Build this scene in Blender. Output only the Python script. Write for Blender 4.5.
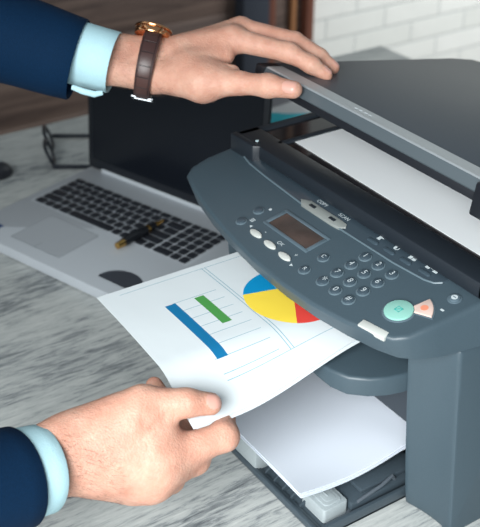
import bpy, bmesh, math, random
import numpy as np
from mathutils import Vector, Matrix
random.seed(4)
S = bpy.context.scene
COL = S.collection
for _o in list(bpy.data.objects):
    bpy.data.objects.remove(_o)

# ------------------------------------------------------------------ camera
cam_d = bpy.data.cameras.new('camera')
cam = bpy.data.objects.new('camera', cam_d)
COL.objects.link(cam)
_r = Matrix([[0.55413, 0.8324, 0.00677], [0.42908, -0.27865, -0.85921], [-0.71332, 0.47902, -0.51158]])          # right, down, forward
m = Matrix((_r[0], -_r[1], -_r[2])).transposed().to_4x4()
m.translation = Vector((0.5700, -0.5810, 0.7480))
cam.matrix_world = m
cam_d.sensor_fit = 'HORIZONTAL'
cam_d.sensor_width = 36.0
cam_d.lens = 80.90
cam_d.clip_start = 0.02
cam_d.dof.use_dof = True
cam_d.dof.focus_distance = 0.99
cam_d.dof.aperture_fstop = 10.5
S.camera = cam

# ------------------------------------------------------------------ world and light
world = bpy.data.worlds.new('world')
S.world = world
world.use_nodes = True
world.node_tree.nodes['Background'].inputs[0].default_value = (0.62, 0.74, 0.80, 1)
world.node_tree.nodes['Background'].inputs[1].default_value = 0.35


def area(name, loc, target, size, size_y, power, color):
    l = bpy.data.lights.new(name, 'AREA')
    l.shape = 'RECTANGLE'
    l.size = size
    l.size_y = size_y
    l.energy = power
    l.color = color
    o = bpy.data.objects.new(name, l)
    COL.objects.link(o)
    o.location = loc
    o.rotation_euler = (Vector(target) - Vector(loc)).to_track_quat('-Z', 'Y').to_euler()
    return o


key = area('window_light', (0.68, -1.05, 0.74), (0.07, -0.08, 0.08), 0.85, 0.8, 10.8, (0.97, 1.0, 1.0))
key.data.spread = math.radians(85)
side = area('side_window_light', (-0.4, 2.9, 1.5), (-1.9, 1.9, -0.3), 1.3, 1.3, 22, (0.97, 1.0, 1.0))
side.data.spread = math.radians(80)
area('room_light', (-0.9, -1.7, 1.8), (-0.3, 0.0, 0.1), 1.2, 1.2, 3.5, (1.0, 0.97, 0.93))

S.view_settings.view_transform = 'Standard'
S.view_settings.look = 'None'
S.view_settings.gamma = 1.0
S.view_settings.use_curve_mapping = False
S.view_settings.exposure = 0.08


# ------------------------------------------------------------------ node helpers
class NT:
    def __init__(self, name):
        self.m = bpy.data.materials.new(name)
        self.m.use_nodes = True
        self.t = self.m.node_tree
        self.b = self.t.nodes['Principled BSDF']

    def n(self, kind, **kw):
        x = self.t.nodes.new(kind)
        for k, v in kw.items():
            setattr(x, k, v)
        return x

    def link(self, a, b):
        self.t.links.new(a, b)

    def setin(self, sock, v):
        if hasattr(v, 'is_linked') or isinstance(v, bpy.types.NodeSocket):
            self.link(v, sock)
        else:
            sock.default_value = v

    def math(self, op, a, b=0.0):
        x = self.n('ShaderNodeMath', operation=op)
        self.setin(x.inputs[0], a)
        self.setin(x.inputs[1], b)
        return x.outputs[0]

    def mix(self, f, a, b):
        x = self.n('ShaderNodeMix', data_type='RGBA')
        self.setin(x.inputs[0], f)
        self.setin(x.inputs[6], a)
        self.setin(x.inputs[7], b)
        return x.outputs[2]

    def coord(self, kind='Object', scale=(1, 1, 1), rot=(0, 0, 0)):
        c = self.n('ShaderNodeTexCoord')
        mp = self.n('ShaderNodeMapping')
        mp.inputs['Scale'].default_value = scale
        mp.inputs['Rotation'].default_value = rot
        self.link(c.outputs[kind], mp.inputs[0])
        return mp.outputs[0]

    def noise(self, vec, scale, detail=4, rough=0.55, dist=0.0):
        x = self.n('ShaderNodeTexNoise')
        self.link(vec, x.inputs['Vector'])
        x.inputs['Scale'].default_value = scale
        x.inputs['Detail'].default_value = detail
        x.inputs['Roughness'].default_value = rough
        x.inputs['Distortion'].default_value = dist
        return x.outputs[0]

    def ramp(self, f, stops):
        x = self.n('ShaderNodeValToRGB')
        e = x.color_ramp.elements
        while len(e) > 1:
            e.remove(e[0])
        e[0].position = stops[0][0]
        e[0].color = (*stops[0][1], 1)
        for p, c in stops[1:]:
            k = e.new(p)
            k.color = (*c, 1)
        self.link(f, x.inputs[0])
        return x.outputs[0]

    def bump(self, height, strength=0.2, dist=0.001):
        x = self.n('ShaderNodeBump')
        x.inputs['Strength'].default_value = strength
        x.inputs['Distance'].default_value = dist
        self.link(height, x.inputs['Height'])
        self.link(x.outputs[0], self.b.inputs['Normal'])

    def base(self, c):
        self.setin(self.b.inputs['Base Color'], (*c, 1) if isinstance(c, tuple) and len(c) == 3 else c)


def srgb(r, g, b):
    return tuple(((c / 255) / 12.92 if c / 255 <= 0.04045 else ((c / 255 + 0.055) / 1.055) ** 2.4) for c in (r, g, b))


def plain(name, c, rough=0.5, metal=0.0, spec=0.5, nscale=0, namp=0.12, bump=0.0):
    t = NT(name)
    t.b.inputs['Roughness'].default_value = rough
    t.b.inputs['Metallic'].default_value = metal
    t.b.inputs['Specular IOR Level'].default_value = spec
    if nscale:
        v = t.noise(t.coord(), nscale, 3)
        t.base(t.ramp(v, [(0.3, tuple(x * (1 - namp) for x in c)), (0.7, tuple(min(1, x * (1 + namp)) for x in c))]))
        if bump:
            t.bump(v, bump, 0.0005)
    else:
        t.base(c)
    return t.m


# ------------------------------------------------------------------ materials
M = {}
M['shell'] = plain('slate_plastic', srgb(61, 76, 85), 0.42, nscale=900, namp=0.06, bump=0.08)
M['shell_dark'] = plain('dark_slate_plastic', srgb(42, 50, 58), 0.4, nscale=900, namp=0.06, bump=0.08)
M['lid_plastic'] = plain('lid_plastic', srgb(60, 68, 77), 0.45, nscale=1200, namp=0.08, bump=0.1)
M['bezel'] = plain('bezel_plastic', srgb(30, 36, 43), 0.4, nscale=900, namp=0.05)
M['black_plastic'] = plain('black_plastic', srgb(24, 27, 33), 0.45)
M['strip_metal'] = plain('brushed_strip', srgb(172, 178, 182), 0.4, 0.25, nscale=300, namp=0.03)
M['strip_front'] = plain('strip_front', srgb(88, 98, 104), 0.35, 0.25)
M['strip_end'] = plain('white_line_plastic', srgb(205, 212, 216), 0.4)
M['glass_dark'] = plain('scanner_glass', srgb(38, 36, 38), 0.04, spec=0.7)
M['gloss_bar'] = plain('glossy_inset', srgb(50, 62, 71), 0.18)
M['lcd'] = plain('lcd_panel', srgb(62, 56, 54), 0.12, nscale=60, namp=0.2)
M['lcd_frame'] = plain('lcd_frame', srgb(84, 100, 110), 0.3)
M['white_key'] = plain('white_key', srgb(190, 193, 189), 0.4)
M['cream_plate'] = plain('translucent_plate', srgb(132, 137, 135), 0.35)
M['legend'] = plain('legend_ink', srgb(190, 200, 204), 0.5)
M['key_ring'] = plain('key_ring', srgb(92, 108, 117), 0.3)  # lighter than the caps: highlight on the rims is put into the colour
M['key_cap'] = plain('key_cap', srgb(60, 74, 84), 0.3)
M['green_key'] = plain('green_key', srgb(138, 190, 178), 0.4)
M['teal_ink'] = plain('teal_ink', srgb(50, 166, 158), 0.5)
M['peach_key'] = plain('peach_key', srgb(212, 186, 176), 0.4)
M['orange_ink'] = plain('orange_ink', srgb(224, 140, 112), 0.5)
M['grey_guide'] = plain('grey_guide', srgb(156, 165, 168), 0.5, nscale=500, namp=0.05)
M['tray_plastic'] = plain('tray_plastic', srgb(60, 71, 79), 0.35, nscale=700, namp=0.08)
M['clear_tray'] = plain('tray_floor_plastic', srgb(84, 92, 100), 0.35, nscale=500, namp=0.1)
M['laptop_alu'] = plain('laptop_silver', srgb(174, 180, 186), 0.45, 0.12, nscale=1500, namp=0.04)
M['laptop_pad'] = plain('touchpad_silver', srgb(170, 176, 182), 0.4, 0.12)
M['laptop_edge'] = plain('laptop_groove', srgb(105, 112, 118), 0.5)
M['key_black'] = plain('laptop_key', srgb(31, 34, 41), 0.5)
M['screen'] = plain('dark_screen', srgb(14, 18, 25), 0.22, spec=0.35)
M['screen_bezel'] = plain('screen_bezel', srgb(18, 22, 29), 0.4)
M['dark_grey'] = plain('dark_grey_plain', srgb(58, 62, 70), 0.4)
M['sticker_blue'] = plain('blue_sticker', srgb(40, 66, 110), 0.4)
M['gold'] = plain('gold_metal', srgb(214, 170, 100), 0.25, 1.0)
M['rose_gold'] = plain('rose_gold_metal', srgb(216, 160, 116), 0.2, 1.0)
M['steel'] = plain('steel', srgb(128, 132, 136), 0.35, 1.0)
M['pen_black'] = plain('pen_lacquer', srgb(20, 22, 26), 0.25)
M['frame_black'] = plain('spectacle_black', srgb(24, 28, 36), 0.3)
M['watch_face'] = plain('watch_face', srgb(226, 222, 212), 0.3)
M['mouse_black'] = plain('mouse_black', srgb(26, 28, 34), 0.4)
M['button_white'] = plain('button_white', srgb(200, 224, 230), 0.35)

t = NT('paper')
t.b.inputs['Roughness'].default_value = 0.85
t.b.inputs['Specular IOR Level'].default_value = 0.15
t.base((0.66, 0.71, 0.735))
t.bump(t.noise(t.coord(), 30, 2), 0.25, 0.002)
M['paper'] = t.m
t = NT('scanned_paper')
t.b.inputs['Roughness'].default_value = 0.8
t.base((0.84, 0.87, 0.89))
M['paper_cool'] = t.m
t = NT('tray_paper')
t.b.inputs['Roughness'].default_value = 0.8
t.base((0.64, 0.69, 0.77))
M['paper_tray'] = t.m

# clear glass of the spectacle lenses
t = NT('lens_glass')
t.base((0.95, 0.97, 0.98))
t.b.inputs['Roughness'].default_value = 0.03
t.b.inputs['Transmission Weight'].default_value = 1.0
t.b.inputs['IOR'].default_value = 1.05
M['lens'] = t.m

# whitewashed wood of the desk, grain along y
t = NT('whitewashed_wood')
g1 = t.noise(t.coord(scale=(72, 9.5, 10)), 2.0, 10, 0.74, 0.45)
g2 = t.noise(t.coord(scale=(300, 26, 10)), 1.5, 6, 0.7, 0.2)
g3 = t.noise(t.coord(scale=(7, 1.6, 1)), 2.0, 4, 0.55)
s = t.math('ADD', t.math('MULTIPLY', g1, 0.50), t.math('ADD', t.math('MULTIPLY', g2, 0.25), t.math('MULTIPLY', g3, 0.35)))
t.base(t.ramp(s, [(0.42, srgb(84, 89, 93)), (0.485, srgb(130, 135, 137)), (0.54, srgb(168, 172, 171)), (0.66, srgb(192, 195, 192))]))
t.b.inputs['Roughness'].default_value = 0.6
t.bump(s, 0.25, 0.001)
M['table'] = t.m

# dark brown wood planks
t = NT('brown_planks')
g = t.noise(t.coord(scale=(4, 1.6, 30)), 1.7, 7, 0.65, 0.5)
t.base(t.ramp(g, [(0.3, srgb(62, 50, 46)), (0.5, srgb(92, 76, 69)), (0.7, srgb(118, 100, 90))]))
t.b.inputs['Roughness'].default_value = 0.6
M['planks'] = t.m
t = NT('red_brown_wood')
g = t.noise(t.coord(scale=(20, 20, 2)), 2.0, 5, 0.6)
t.base(t.ramp(g, [(0.3, srgb(92, 56, 46)), (0.7, srgb(124, 78, 62))]))
t.b.inputs['Roughness'].default_value = 0.45
M['frame_wood'] = t.m
t = NT('amber_wood')
g = t.noise(t.coord(scale=(20, 20, 2)), 2.0, 5, 0.6)
t.base(t.ramp(g, [(0.3, srgb(124, 84, 56)), (0.7, srgb(160, 112, 74))]))
t.b.inputs['Roughness'].default_value = 0.5
M['amber_wood'] = t.m
M['post'] = plain('dark_post', srgb(52, 58, 68), 0.5)

# painted white bricks on the plane x = const: texture coordinates y, z
t = NT('white_brick')
c = t.n('ShaderNodeTexCoord')
sp = t.n('ShaderNodeSeparateXYZ')
cb = t.n('ShaderNodeCombineXYZ')
t.link(c.outputs['Object'], sp.inputs[0])
t.link(sp.outputs[1], cb.inputs[0])
t.link(sp.outputs[2], cb.inputs[1])
br = t.n('ShaderNodeTexBrick')
t.link(cb.outputs[0], br.inputs['Vector'])
br.inputs['Color1'].default_value = (*srgb(216, 217, 212), 1)
br.inputs['Color2'].default_value = (*srgb(226, 226, 222), 1)
br.inputs['Mortar'].default_value = (*srgb(198, 201, 198), 1)
br.inputs['Scale'].default_value = 1.0
br.inputs['Brick Width'].default_value = 0.23
br.inputs['Row Height'].default_value = 0.068
br.inputs['Mortar Size'].default_value = 0.004
br.inputs['Mortar Smooth'].default_value = 0.4
nz = t.noise(t.coord(), 14, 5)
t.base(t.mix(t.math('MULTIPLY', nz, 0.18), br.outputs[0], (*srgb(180, 182, 178), 1)))
t.b.inputs['Roughness'].default_value = 0.75
t.bump(t.math('ADD', t.math('MULTIPLY', br.outputs[1], -1.0), t.math('MULTIPLY', nz, 0.4)), 0.5, 0.01)
M['brick'] = t.m
t = NT('floor_boards')
g = t.noise(t.coord(scale=(2, 25, 1)), 1.5, 6, 0.6)
t.base(t.ramp(g, [(0.3, srgb(66, 54, 48)), (0.7, srgb(104, 88, 78))]))
t.b.inputs['Roughness'].default_value = 0.5
M['floor'] = t.m

# skin
t = NT('skin')
co = t.coord()
n1 = t.noise(co, 45, 4, 0.6)
n2 = t.noise(co, 420, 3, 0.6)
col = t.ramp(n1, [(0.30, srgb(188, 136, 116)), (0.50, srgb(200, 152, 132)), (0.72, srgb(210, 168, 148))])
t.base(t.mix(t.math('MULTIPLY', n2, 0.22), col, (*srgb(176, 122, 106), 1)))
t.b.inputs['Roughness'].default_value = 0.52
t.b.inputs['Specular IOR Level'].default_value = 0.35
t.b.inputs['Subsurface Weight'].default_value = 0.18
t.b.inputs['Subsurface Radius'].default_value = (0.006, 0.0025, 0.0015)
t.b.inputs['Subsurface Scale'].default_value = 0.6
vo = t.n('ShaderNodeTexVoronoi')
t.link(co, vo.inputs['Vector'])
vo.inputs['Scale'].default_value = 520
t.bump(t.math('ADD', vo.outputs[0], t.math('ADD', t.math('MULTIPLY', n2, 1.0), t.math('MULTIPLY', t.noise(t.coord(scale=(1, 1, 1)), 110, 3, 0.5), 2.2))), 0.42, 0.0007)
M['skin'] = t.m
M['nail'] = plain('fingernail', srgb(204, 154, 140), 0.3)
M['hair'] = plain('arm_hair', srgb(92, 66, 54), 0.6)

# cloth
t = NT('navy_suit_cloth')
co = t.coord()
w1 = t.noise(t.coord(scale=(1, 1, 1)), 900, 2)
w2 = t.noise(co, 20, 3)
t.base(t.mix(w1, (*srgb(0, 24, 46), 1), (*srgb(4, 42, 74), 1)))
t.b.inputs['Roughness'].default_value = 0.85
t.bump(t.math('ADD', w1, t.math('MULTIPLY', w2, 2.0)), 0.3, 0.001)
t.b.inputs['Specular IOR Level'].default_value = 0.15
M['suit'] = t.m
t = NT('pale_blue_shirt_cloth')
w1 = t.noise(t.coord(), 700, 2)
t.base(t.mix(w1, (*srgb(168, 208, 218), 1), (*srgb(186, 220, 228), 1)))
t.b.inputs['Roughness'].default_value = 0.8
t.bump(t.math('ADD', w1, t.math('MULTIPLY', t.noise(t.coord(), 40, 3), 1.5)), 0.25, 0.001)
M['shirt'] = t.m
M['stitch'] = plain('shirt_stitch', srgb(132, 184, 202), 0.8)
t = NT('brown_croc_leather')
co = t.coord('UV', scale=(1, 1, 1))
vb = t.n('ShaderNodeTexBrick')
t.link(co, vb.inputs['Vector'])
vb.inputs['Scale'].default_value = 1.0
vb.inputs['Brick Width'].default_value = 0.011
vb.inputs['Row Height'].default_value = 0.015
vb.inputs['Mortar Size'].default_value = 0.0006
vb.inputs['Mortar Smooth'].default_value = 0.5
vb.inputs['Color1'].default_value = (*srgb(60, 38, 36), 1)
vb.inputs['Color2'].default_value = (*srgb(72, 46, 42), 1)
vb.inputs['Mortar'].default_value = (*srgb(40, 27, 27), 1)
t.base(vb.outputs[0])
t.b.inputs['Roughness'].default_value = 0.38
t.bump(t.math('MULTIPLY', vb.outputs[1], -1.0), 0.6, 0.001)
M['strap'] = t.m


# ------------------------------------------------------------------ object helpers
def finish(name, bm, mats, parent=None, angle=35, mw=None):
    me = bpy.data.meshes.new(name)
    bmesh.ops.recalc_face_normals(bm, faces=bm.faces)
    for f in bm.faces:
        f.smooth = True
    bm.to_mesh(me)
    bm.free()
    me.set_sharp_from_angle(angle=math.radians(angle))
    for mm in (mats if isinstance(mats, (list, tuple)) else [mats]):
        me.materials.append(mm)
    o = bpy.data.objects.new(name, me)
    COL.objects.link(o)
    if mw is not None:
        o.matrix_world = mw
    if parent is not None:
        o.parent = parent
    return o


def tag(o, label, cat, group=None, kind=None):
    o['label'] = label
    o['category'] = cat
    if group:
        o['group'] = group
    if kind:
        o['kind'] = kind
    return o


def thing(name, label, cat, loc=(0, 0, 0), rz=0.0, group=None):
    o = bpy.data.objects.new(name, None)
    o.empty_display_size = 0.05
    COL.objects.link(o)
    o.location = loc
    o.rotation_euler = (0, 0, rz)
    return tag(o, label, cat, group)


def bevel(bm, edges, r, seg=2):
    bmesh.ops.bevel(bm, geom=list(edges), offset=r, segments=seg, affect='EDGES', profile=0.5, clamp_overlap=True)


def merge(bm, other, mat=0):
    """append bmesh other to bm"""
    vm = {}
    for v in other.verts:
        vm[v] = bm.verts.new(v.co)
    for f in other.faces:
        try:
            nf = bm.faces.new([vm[v] for v in f.verts])
            nf.material_index = f.material_index if mat is None else mat
        except ValueError:
            pass
    other.free()


def box(bm, a, b, r=0.0, mat=0, seg=2, xf=None):
    t = bmesh.new()
    bmesh.ops.create_cube(t, size=1)
    for v in t.verts:
        v.co = Vector([(a[i] + b[i]) / 2 + v.co[i] * (b[i] - a[i]) for i in range(3)])
    if r:
        bevel(t, t.edges, r, seg)
    if xf is not None:
        bmesh.ops.transform(t, matrix=xf, verts=t.verts)
    merge(bm, t, mat)


def prism(bm, poly, z0, z1, r=0.0, mat=0, axes=(0, 1, 2), seg=2, zf0=None, zf1=None, which='all', lowpoly=None):
    """extrude a 2D outline; axes says where the two outline coordinates and the depth go; zf functions give sloped ends"""
    t = bmesh.new()
    lo, hi = [], []
    for pi, pp in enumerate(poly):
        for lst, z, zf in ((lo, z0, zf0), (hi, z1, zf1)):
            p = lowpoly[pi] if lowpoly and lst is lo else pp
            c = [0, 0, 0]
            c[axes[0]] = p[0]
            c[axes[1]] = p[1]
            c[axes[2]] = zf(*p) if zf else z
            lst.append(t.verts.new(c))
    t.faces.new(lo[::-1])
    t.faces.new(hi)
    n = len(poly)
    for i in range(n):
        t.faces.new((lo[i], lo[(i + 1) % n], hi[(i + 1) % n], hi[i]))
    bmesh.ops.recalc_face_normals(t, faces=t.faces)
    if r:
        ed = [e for e in t.edges if len(e.link_faces) == 2 and e.calc_face_angle(0) > math.radians(30)]
        if which == 'top':
            hs = set(hi)
            ed = [e for e in ed if e.verts[0] in hs and e.verts[1] in hs]
        bevel(t, ed, r, seg)
    merge(bm, t, mat)


def cyl(bm, c, r, h, seg=24, mat=0, bev=0.0, r2=None, xf=None, sx=1.0, sy=1.0):
    t = bmesh.new()
    bmesh.ops.create_cone(t, cap_ends=True, segments=seg, radius1=r, radius2=r if r2 is None else r2, depth=h)
    if bev:
        bevel(t, [e for e in t.edges if e.calc_face_angle(0) > 1.0], bev, 2)
    for v in t.verts:
        v.co = Vector((v.co.x * sx, v.co.y * sy, v.co.z + h / 2))
    if xf is not None:
        bmesh.ops.transform(t, matrix=xf, verts=t.verts)
    for v in t.verts:
        v.co += Vector(c)
    merge(bm, t, mat)


def tube(bm, pts, rad, seg=12, mat=0, cap=True, up=(0, 0, 1), rw=None):
    """swept round (or elliptical: rw = radius across) bar through pts"""
    pts = [Vector(p) for p in pts]
    n = len(pts)
    rad = [rad] * n if not hasattr(rad, '__len__') else rad
    rw = rad if rw is None else ([rw] * n if not hasattr(rw, '__len__') else rw)
    rings = []
    for i, p in enumerate(pts):
        d = (pts[min(i + 1, n - 1)] - pts[max(i - 1, 0)]).normalized()
        s = d.cross(Vector(up))
        if s.length < 1e-4:
            s = d.cross(Vector((1, 0, 0)))
        s.normalize()
        u = s.cross(d)
        rings.append([bm.verts.new(p + s * (rw[i] * math.cos(2 * math.pi * k / seg)) + u * (rad[i] * math.sin(2 * math.pi * k / seg))) for k in range(seg)])
    for a, b in zip(rings, rings[1:]):
        for k in range(seg):
            f = bm.faces.new((a[k], a[(k + 1) % seg], b[(k + 1) % seg], b[k]))
            f.material_index = mat
    if cap:
        for rg in (rings[0][::-1], rings[-1]):
            f = bm.faces.new(rg)
            f.material_index = mat


def text_bm(bm, body, size, xf, mat=0, thick=0.0):
    cu = bpy.data.curves.new('t', 'FONT')
    cu.body = body
    cu.size = size
    cu.align_x = 'CENTER'
    cu.align_y = 'CENTER'
    cu.extrude = thick
    o = bpy.data.objects.new('t', cu)
    COL.objects.link(o)
    bpy.context.view_layer.update()
    me = bpy.data.meshes.new_from_object(o)
    t = bmesh.new()
    t.from_mesh(me)
    bmesh.ops.transform(t, matrix=xf, verts=t.verts)
    merge(bm, t, mat)
    bpy.data.objects.remove(o)
    bpy.data.curves.remove(cu)
    bpy.data.meshes.remove(me)


def arc(cx, cy, r, a0, a1, n):
    return [(cx + r * math.cos(math.radians(a0 + (a1 - a0) * i / n)), cy + r * math.sin(math.radians(a0 + (a1 - a0) * i / n))) for i in range(n + 1)]


def rrect(x0, x1, y0, y1, r, n=4):
    return arc(x1 - r, y0 + r, r, -90, 0, n) + arc(x1 - r, y1 - r, r, 0, 90, n) + arc(x0 + r, y1 - r, r, 90, 180, n) + arc(x0 + r, y0 + r, r, 180, 270, n)


# ------------------------------------------------------------------ the setting
def struct(name, bm, mat, label=None, parent=None):
    o = finish(name, bm, mat, parent)
    if parent is None:
        o['kind'] = 'structure'
        if label:
            o['label'] = label
            o['category'] = name.split('_')[0]
    return o


FZ = -0.75
WX = -1.9
bm = bmesh.new()
box(bm, (-1.95, -2.2, FZ - 0.05), (2.4, 4.0, FZ))
struct('floor', bm, M['floor'], 'brown board floor under the desk')
bm = bmesh.new()
box(bm, (WX - 0.15, -2.2, FZ), (WX, 4.0, 1.8))
struct('wall_back', bm, M['brick'], 'white painted brick wall behind the desk')
bm = bmesh.new()
for k in range(13):
    z = FZ + 0.001 + k * 0.19
    box(bm, (WX, -2.2, z), (WX + 0.03, 1.035, z + 0.1885), 0.002)
struct('trim_1', bm, M['planks'], 'dark brown wood plank panelling on the wall, left of the dark post')
bm = bmesh.new()
box(bm, (WX, 1.036, FZ), (WX + 0.07, 1.125, 1.75), 0.004)
struct('trim_2', bm, M['post'], 'dark grey upright post beside the brown planks')
bm = bmesh.new()
box(bm, (WX, 1.127, FZ), (WX + 0.05, 1.160, 1.70), 0.003)
box(bm, (WX, 1.268, FZ), (WX + 0.05, 1.297, 1.70), 0.003)
door = struct('door_1', bm, M['frame_wood'], 'red-brown wooden door frame with amber panel beside the white brick wall')
bm = bmesh.new()
box(bm, (WX, 1.160, FZ), (WX + 0.025, 1.268, 1.70))
finish('door_panel', bm, M['planks'], door)
bm = bmesh.new()
box(bm, (WX + 0.025, 1.222, FZ), (WX + 0.04, 1.240, 1.70), 0.002)
finish('door_moulding', bm, M['amber_wood'], door)

desk = thing('desk', 'large desk with a whitewashed grey wood top under the printer and laptop', 'desk', (-0.35, 0.1, FZ))
desk_inv = Matrix.Translation((0.35, -0.1, -FZ))


def child_world(o, parent):
    """keep a mesh written in world coordinates in place under its thing"""
    bpy.context.view_layer.update()
    o.parent = parent
    o.matrix_parent_inverse = parent.matrix_world.inverted()
    return o


bm = bmesh.new()
box(bm, (-1.047, -0.62, -0.035), (0.56, 0.85, 0.0), 0.003)
child_world(finish('tabletop', bm, M['table']), desk)
for x in (-0.99, 0.50):
    for y in (-0.56, 0.79):
        bm = bmesh.new()
        box(bm, (x - 0.03, y - 0.03, FZ), (x + 0.03, y + 0.03, -0.035), 0.003)
        child_world(finish('leg', bm, M['table']), desk)

# ------------------------------------------------------------------ printer
prn = thing('multifunction_printer', 'dark slate multifunction printer with raised scanner lid and paper tray, on the desk', 'printer', (-0.15, 0.15, 0))


def part(name, bm, mat, parent=None, angle=35):
    return child_world(finish(name, bm, mat, None, angle), parent or prn)


# main body behind the output slot
bm = bmesh.new()
box(bm, (-0.298, 0.037, 0.0495), (0.035, 0.400, 0.207), 0.006)
box(bm, (-0.294, 0.10, 0.001), (0.034, 0.395, 0.060), 0.004)
part('body', bm, M['shell_dark'])


# front columns, leaning forward to the top
def column(x0, x1, tp=0.0):
    bm = bmesh.new()
    prof = []
    for i in range(13):
        z = 0.2045 * i / 12
        k = z / 0.2045
        prof.append((-0.0195 * k ** 0.8 , z))
    prof += [(0.125, 0.2045), (0.125, 0.0)]
    t = bmesh.new()
    n = len(prof)
    # section across x slightly concave
    xs = [x0 + (x1 - x0) * i / 10 for i in range(11)]
    rows = []
    for i, x in enumerate(xs):
        u = i / 10
        dent = 0.0035 * math.sin(math.pi * u)
        row = []
        for j, (y, z) in enumerate(prof):
            k = z / 0.2045
            w = x0 + (x - x0) * (1 - tp * k / (x1 - x0))
            yy = y * (1 - u * (1.0 if tp else 0.0)) + (0.006 * u if tp else 0.0)
            row.append(t.verts.new((w, (yy + dent) if j < 13 else y, z)))
        rows.append(row)
    for a, b in zip(rows, rows[1:]):
        for j in range(n):
            t.faces.new((a[j], a[(j + 1) % n], b[(j + 1) % n], b[j]))
    t.faces.new(rows[0])
    t.faces.new(rows[-1][::-1])
    bmesh.ops.recalc_face_normals(t, faces=t.faces)
    bevel(t, [e for e in t.edges if e.calc_face_angle(0) > 0.9], 0.003, 2)
    merge(bm, t)
    return bm


part('column', column(0.0, 0.0590, 0.0175), M['shell'])
part('column', column(-0.298, -0.250), M['shell'])
bm = bmesh.new()
prism(bm, [(0.036, 0.002), (0.0588, 0.002), (0.0415, 0.2040), (0.036, 0.2040)], 0.1265, 0.392, 0.002, axes=(0, 2, 1))
part('side_panel', bm, M['shell_dark'])

# output ledge, front edge rounded at the right
led = [(-0.254, 0.037), (-0.254, -0.020)] + [(-0.250, -0.045), (-0.238, -0.062), (-0.215, -0.068)] + [(-0.15, -0.073), (-0.09, -0.0725), (-0.06, -0.0715), (-0.042, -0.069), (-0.026, -0.062), (-0.013, -0.048), (-0.005, -0.033), (-0.0005, -0.017), (-0.0005, 0.037)]
bm = bmesh.new()
prism(bm, led, 0.143, 0.163, 0.0035, which='top', seg=3, zf0=lambda x, y: 0.1435 + 0.012 * max(0.0, min(1.0, (-0.035 - x) / 0.08)))
part('output_ledge', bm, M['shell'])

# scanner housing: floor of the bed and four rails round the glass
bm = bmesh.new()
box(bm, (-0.347, 0.037, 0.2075), (0.046, 0.398, 0.2555), 0.004)
box(bm, (-0.348, 0.028, 0.246), (0.046, 0.058, 0.262), 0.0025)
box(bm, (-0.348, 0.028, 0.246), (-0.337, 0.398, 0.262), 0.002)
box(bm, (0.030, 0.028, 0.246), (0.046, 0.398, 0.262), 0.0025)
box(bm, (-0.348, 0.335, 0.246), (0.046, 0.398, 0.262), 0.0025)
box(bm, (-0.3015, 0.05, 0.250), (-0.2945, 0.34, 0.262), 0.0012)
prism(bm, [(-0.349, 0.03), (-0.349, 0.022), (-0.306, 0.022), (-0.300, 0.03)], 0.236, 0.262, 0.0012)
scn = part('scanner_bed', bm, M['bezel'])
bm = bmesh.new()
box(bm, (-0.337, 0.058, 0.2555), (-0.3015, 0.335, 0.2590))
child_world(finish('narrow_glass', bm, M['glass_dark']), scn)
bm = bmesh.new()
box(bm, (-0.2945, 0.058, 0.2555), (0.030, 0.335, 0.2595))
child_world(finish('platen_glass', bm, M['glass_dark']), scn)
bm = bmesh.new()
cyl(bm, (-0.3135, 0.0335, 0.2615), 0.0042, 0.0009, 20, 0, 0.0003)
cyl(bm, (-0.3135, 0.0335, 0.2622), 0.0018, 0.0012, 16, 1, 0.0004)
o = child_world(finish('lock_pin', bm, [M['black_plastic'], M['button_white']]), scn)


# control panel: sloped top, curved front
def ptop(x, y):
    return 0.228 + 0.2 * (y + 0.05)


front = [(-0.352, 0.028), (-0.3555, -0.005), (-0.352, -0.028), (-0.342, -0.040), (-0.318, -0.0490), (-0.272, -0.0600), (-0.227, -0.0680), (-0.165, -0.0755), (-0.113, -0.0775), (-0.07, -0.0755), (-0.032, -0.0700), (-0.001, -0.0625), (0.018, -0.0545), (0.0265, -0.043), (0.031, -0.015), (0.037, 0.029), (0.043, 0.050), (-0.3475, 0.050)]
bm = bmesh.new()
prism(bm, front, 0, 0, 0.0045, zf0=lambda x, y: 0.2045 + 0.02 * max(0, -x - 0.25), zf1=ptop, which='top', seg=3,
      lowpoly=[(x + (0.008 * min(1.0, (y + 0.0545) / 0.05) if x > 0.0 else 0.0), y + 0.0085 if y < -0.03 else y) for x, y in front])
pan = part('control_panel', bm, M['shell'], angle=40)
ALPHA = math.atan(0.2)


def on_panel(x, y, dz=0.0):
    """frame standing on the panel's sloped top at x, y"""
    return Matrix.Translation((x, y, ptop(x, y) + dz)) @ Matrix.Rotation(ALPHA, 4, 'X')


def psub(name, bm, mat, angle=35):
    return child_world(finish(name, bm, mat, None, angle), pan)


# glossy inset bar behind the keys
bm = bmesh.new()
strip = [(-0.325, 0.0335), (-0.322, 0.0225), (-0.305, 0.0185), (-0.27, 0.0155), (-0.20, 0.0115), (-0.13, 0.0115), (-0.06, 0.0125), (-0.022, 0.0155), (-0.012, 0.0185), (-0.007, 0.024), (-0.0055, 0.0345)]
prism(bm, strip, 0, 0, 0.0009, zf0=lambda x, y: ptop(x, y) - 0.002, zf1=lambda x, y: ptop(x, y) + 0.0016, which='top')
psub('inset_bar', bm, M['gloss_bar'])
bm = bmesh.new()
tube(bm, [(x, y - 0.0002, ptop(x, y) + 0.0010) for x, y in strip[1:-1]], 0.0010, 8)  # pale tube added to paint the highlight along the bar's front edge
psub('inset_highlight', bm, M['key_ring'])
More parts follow.
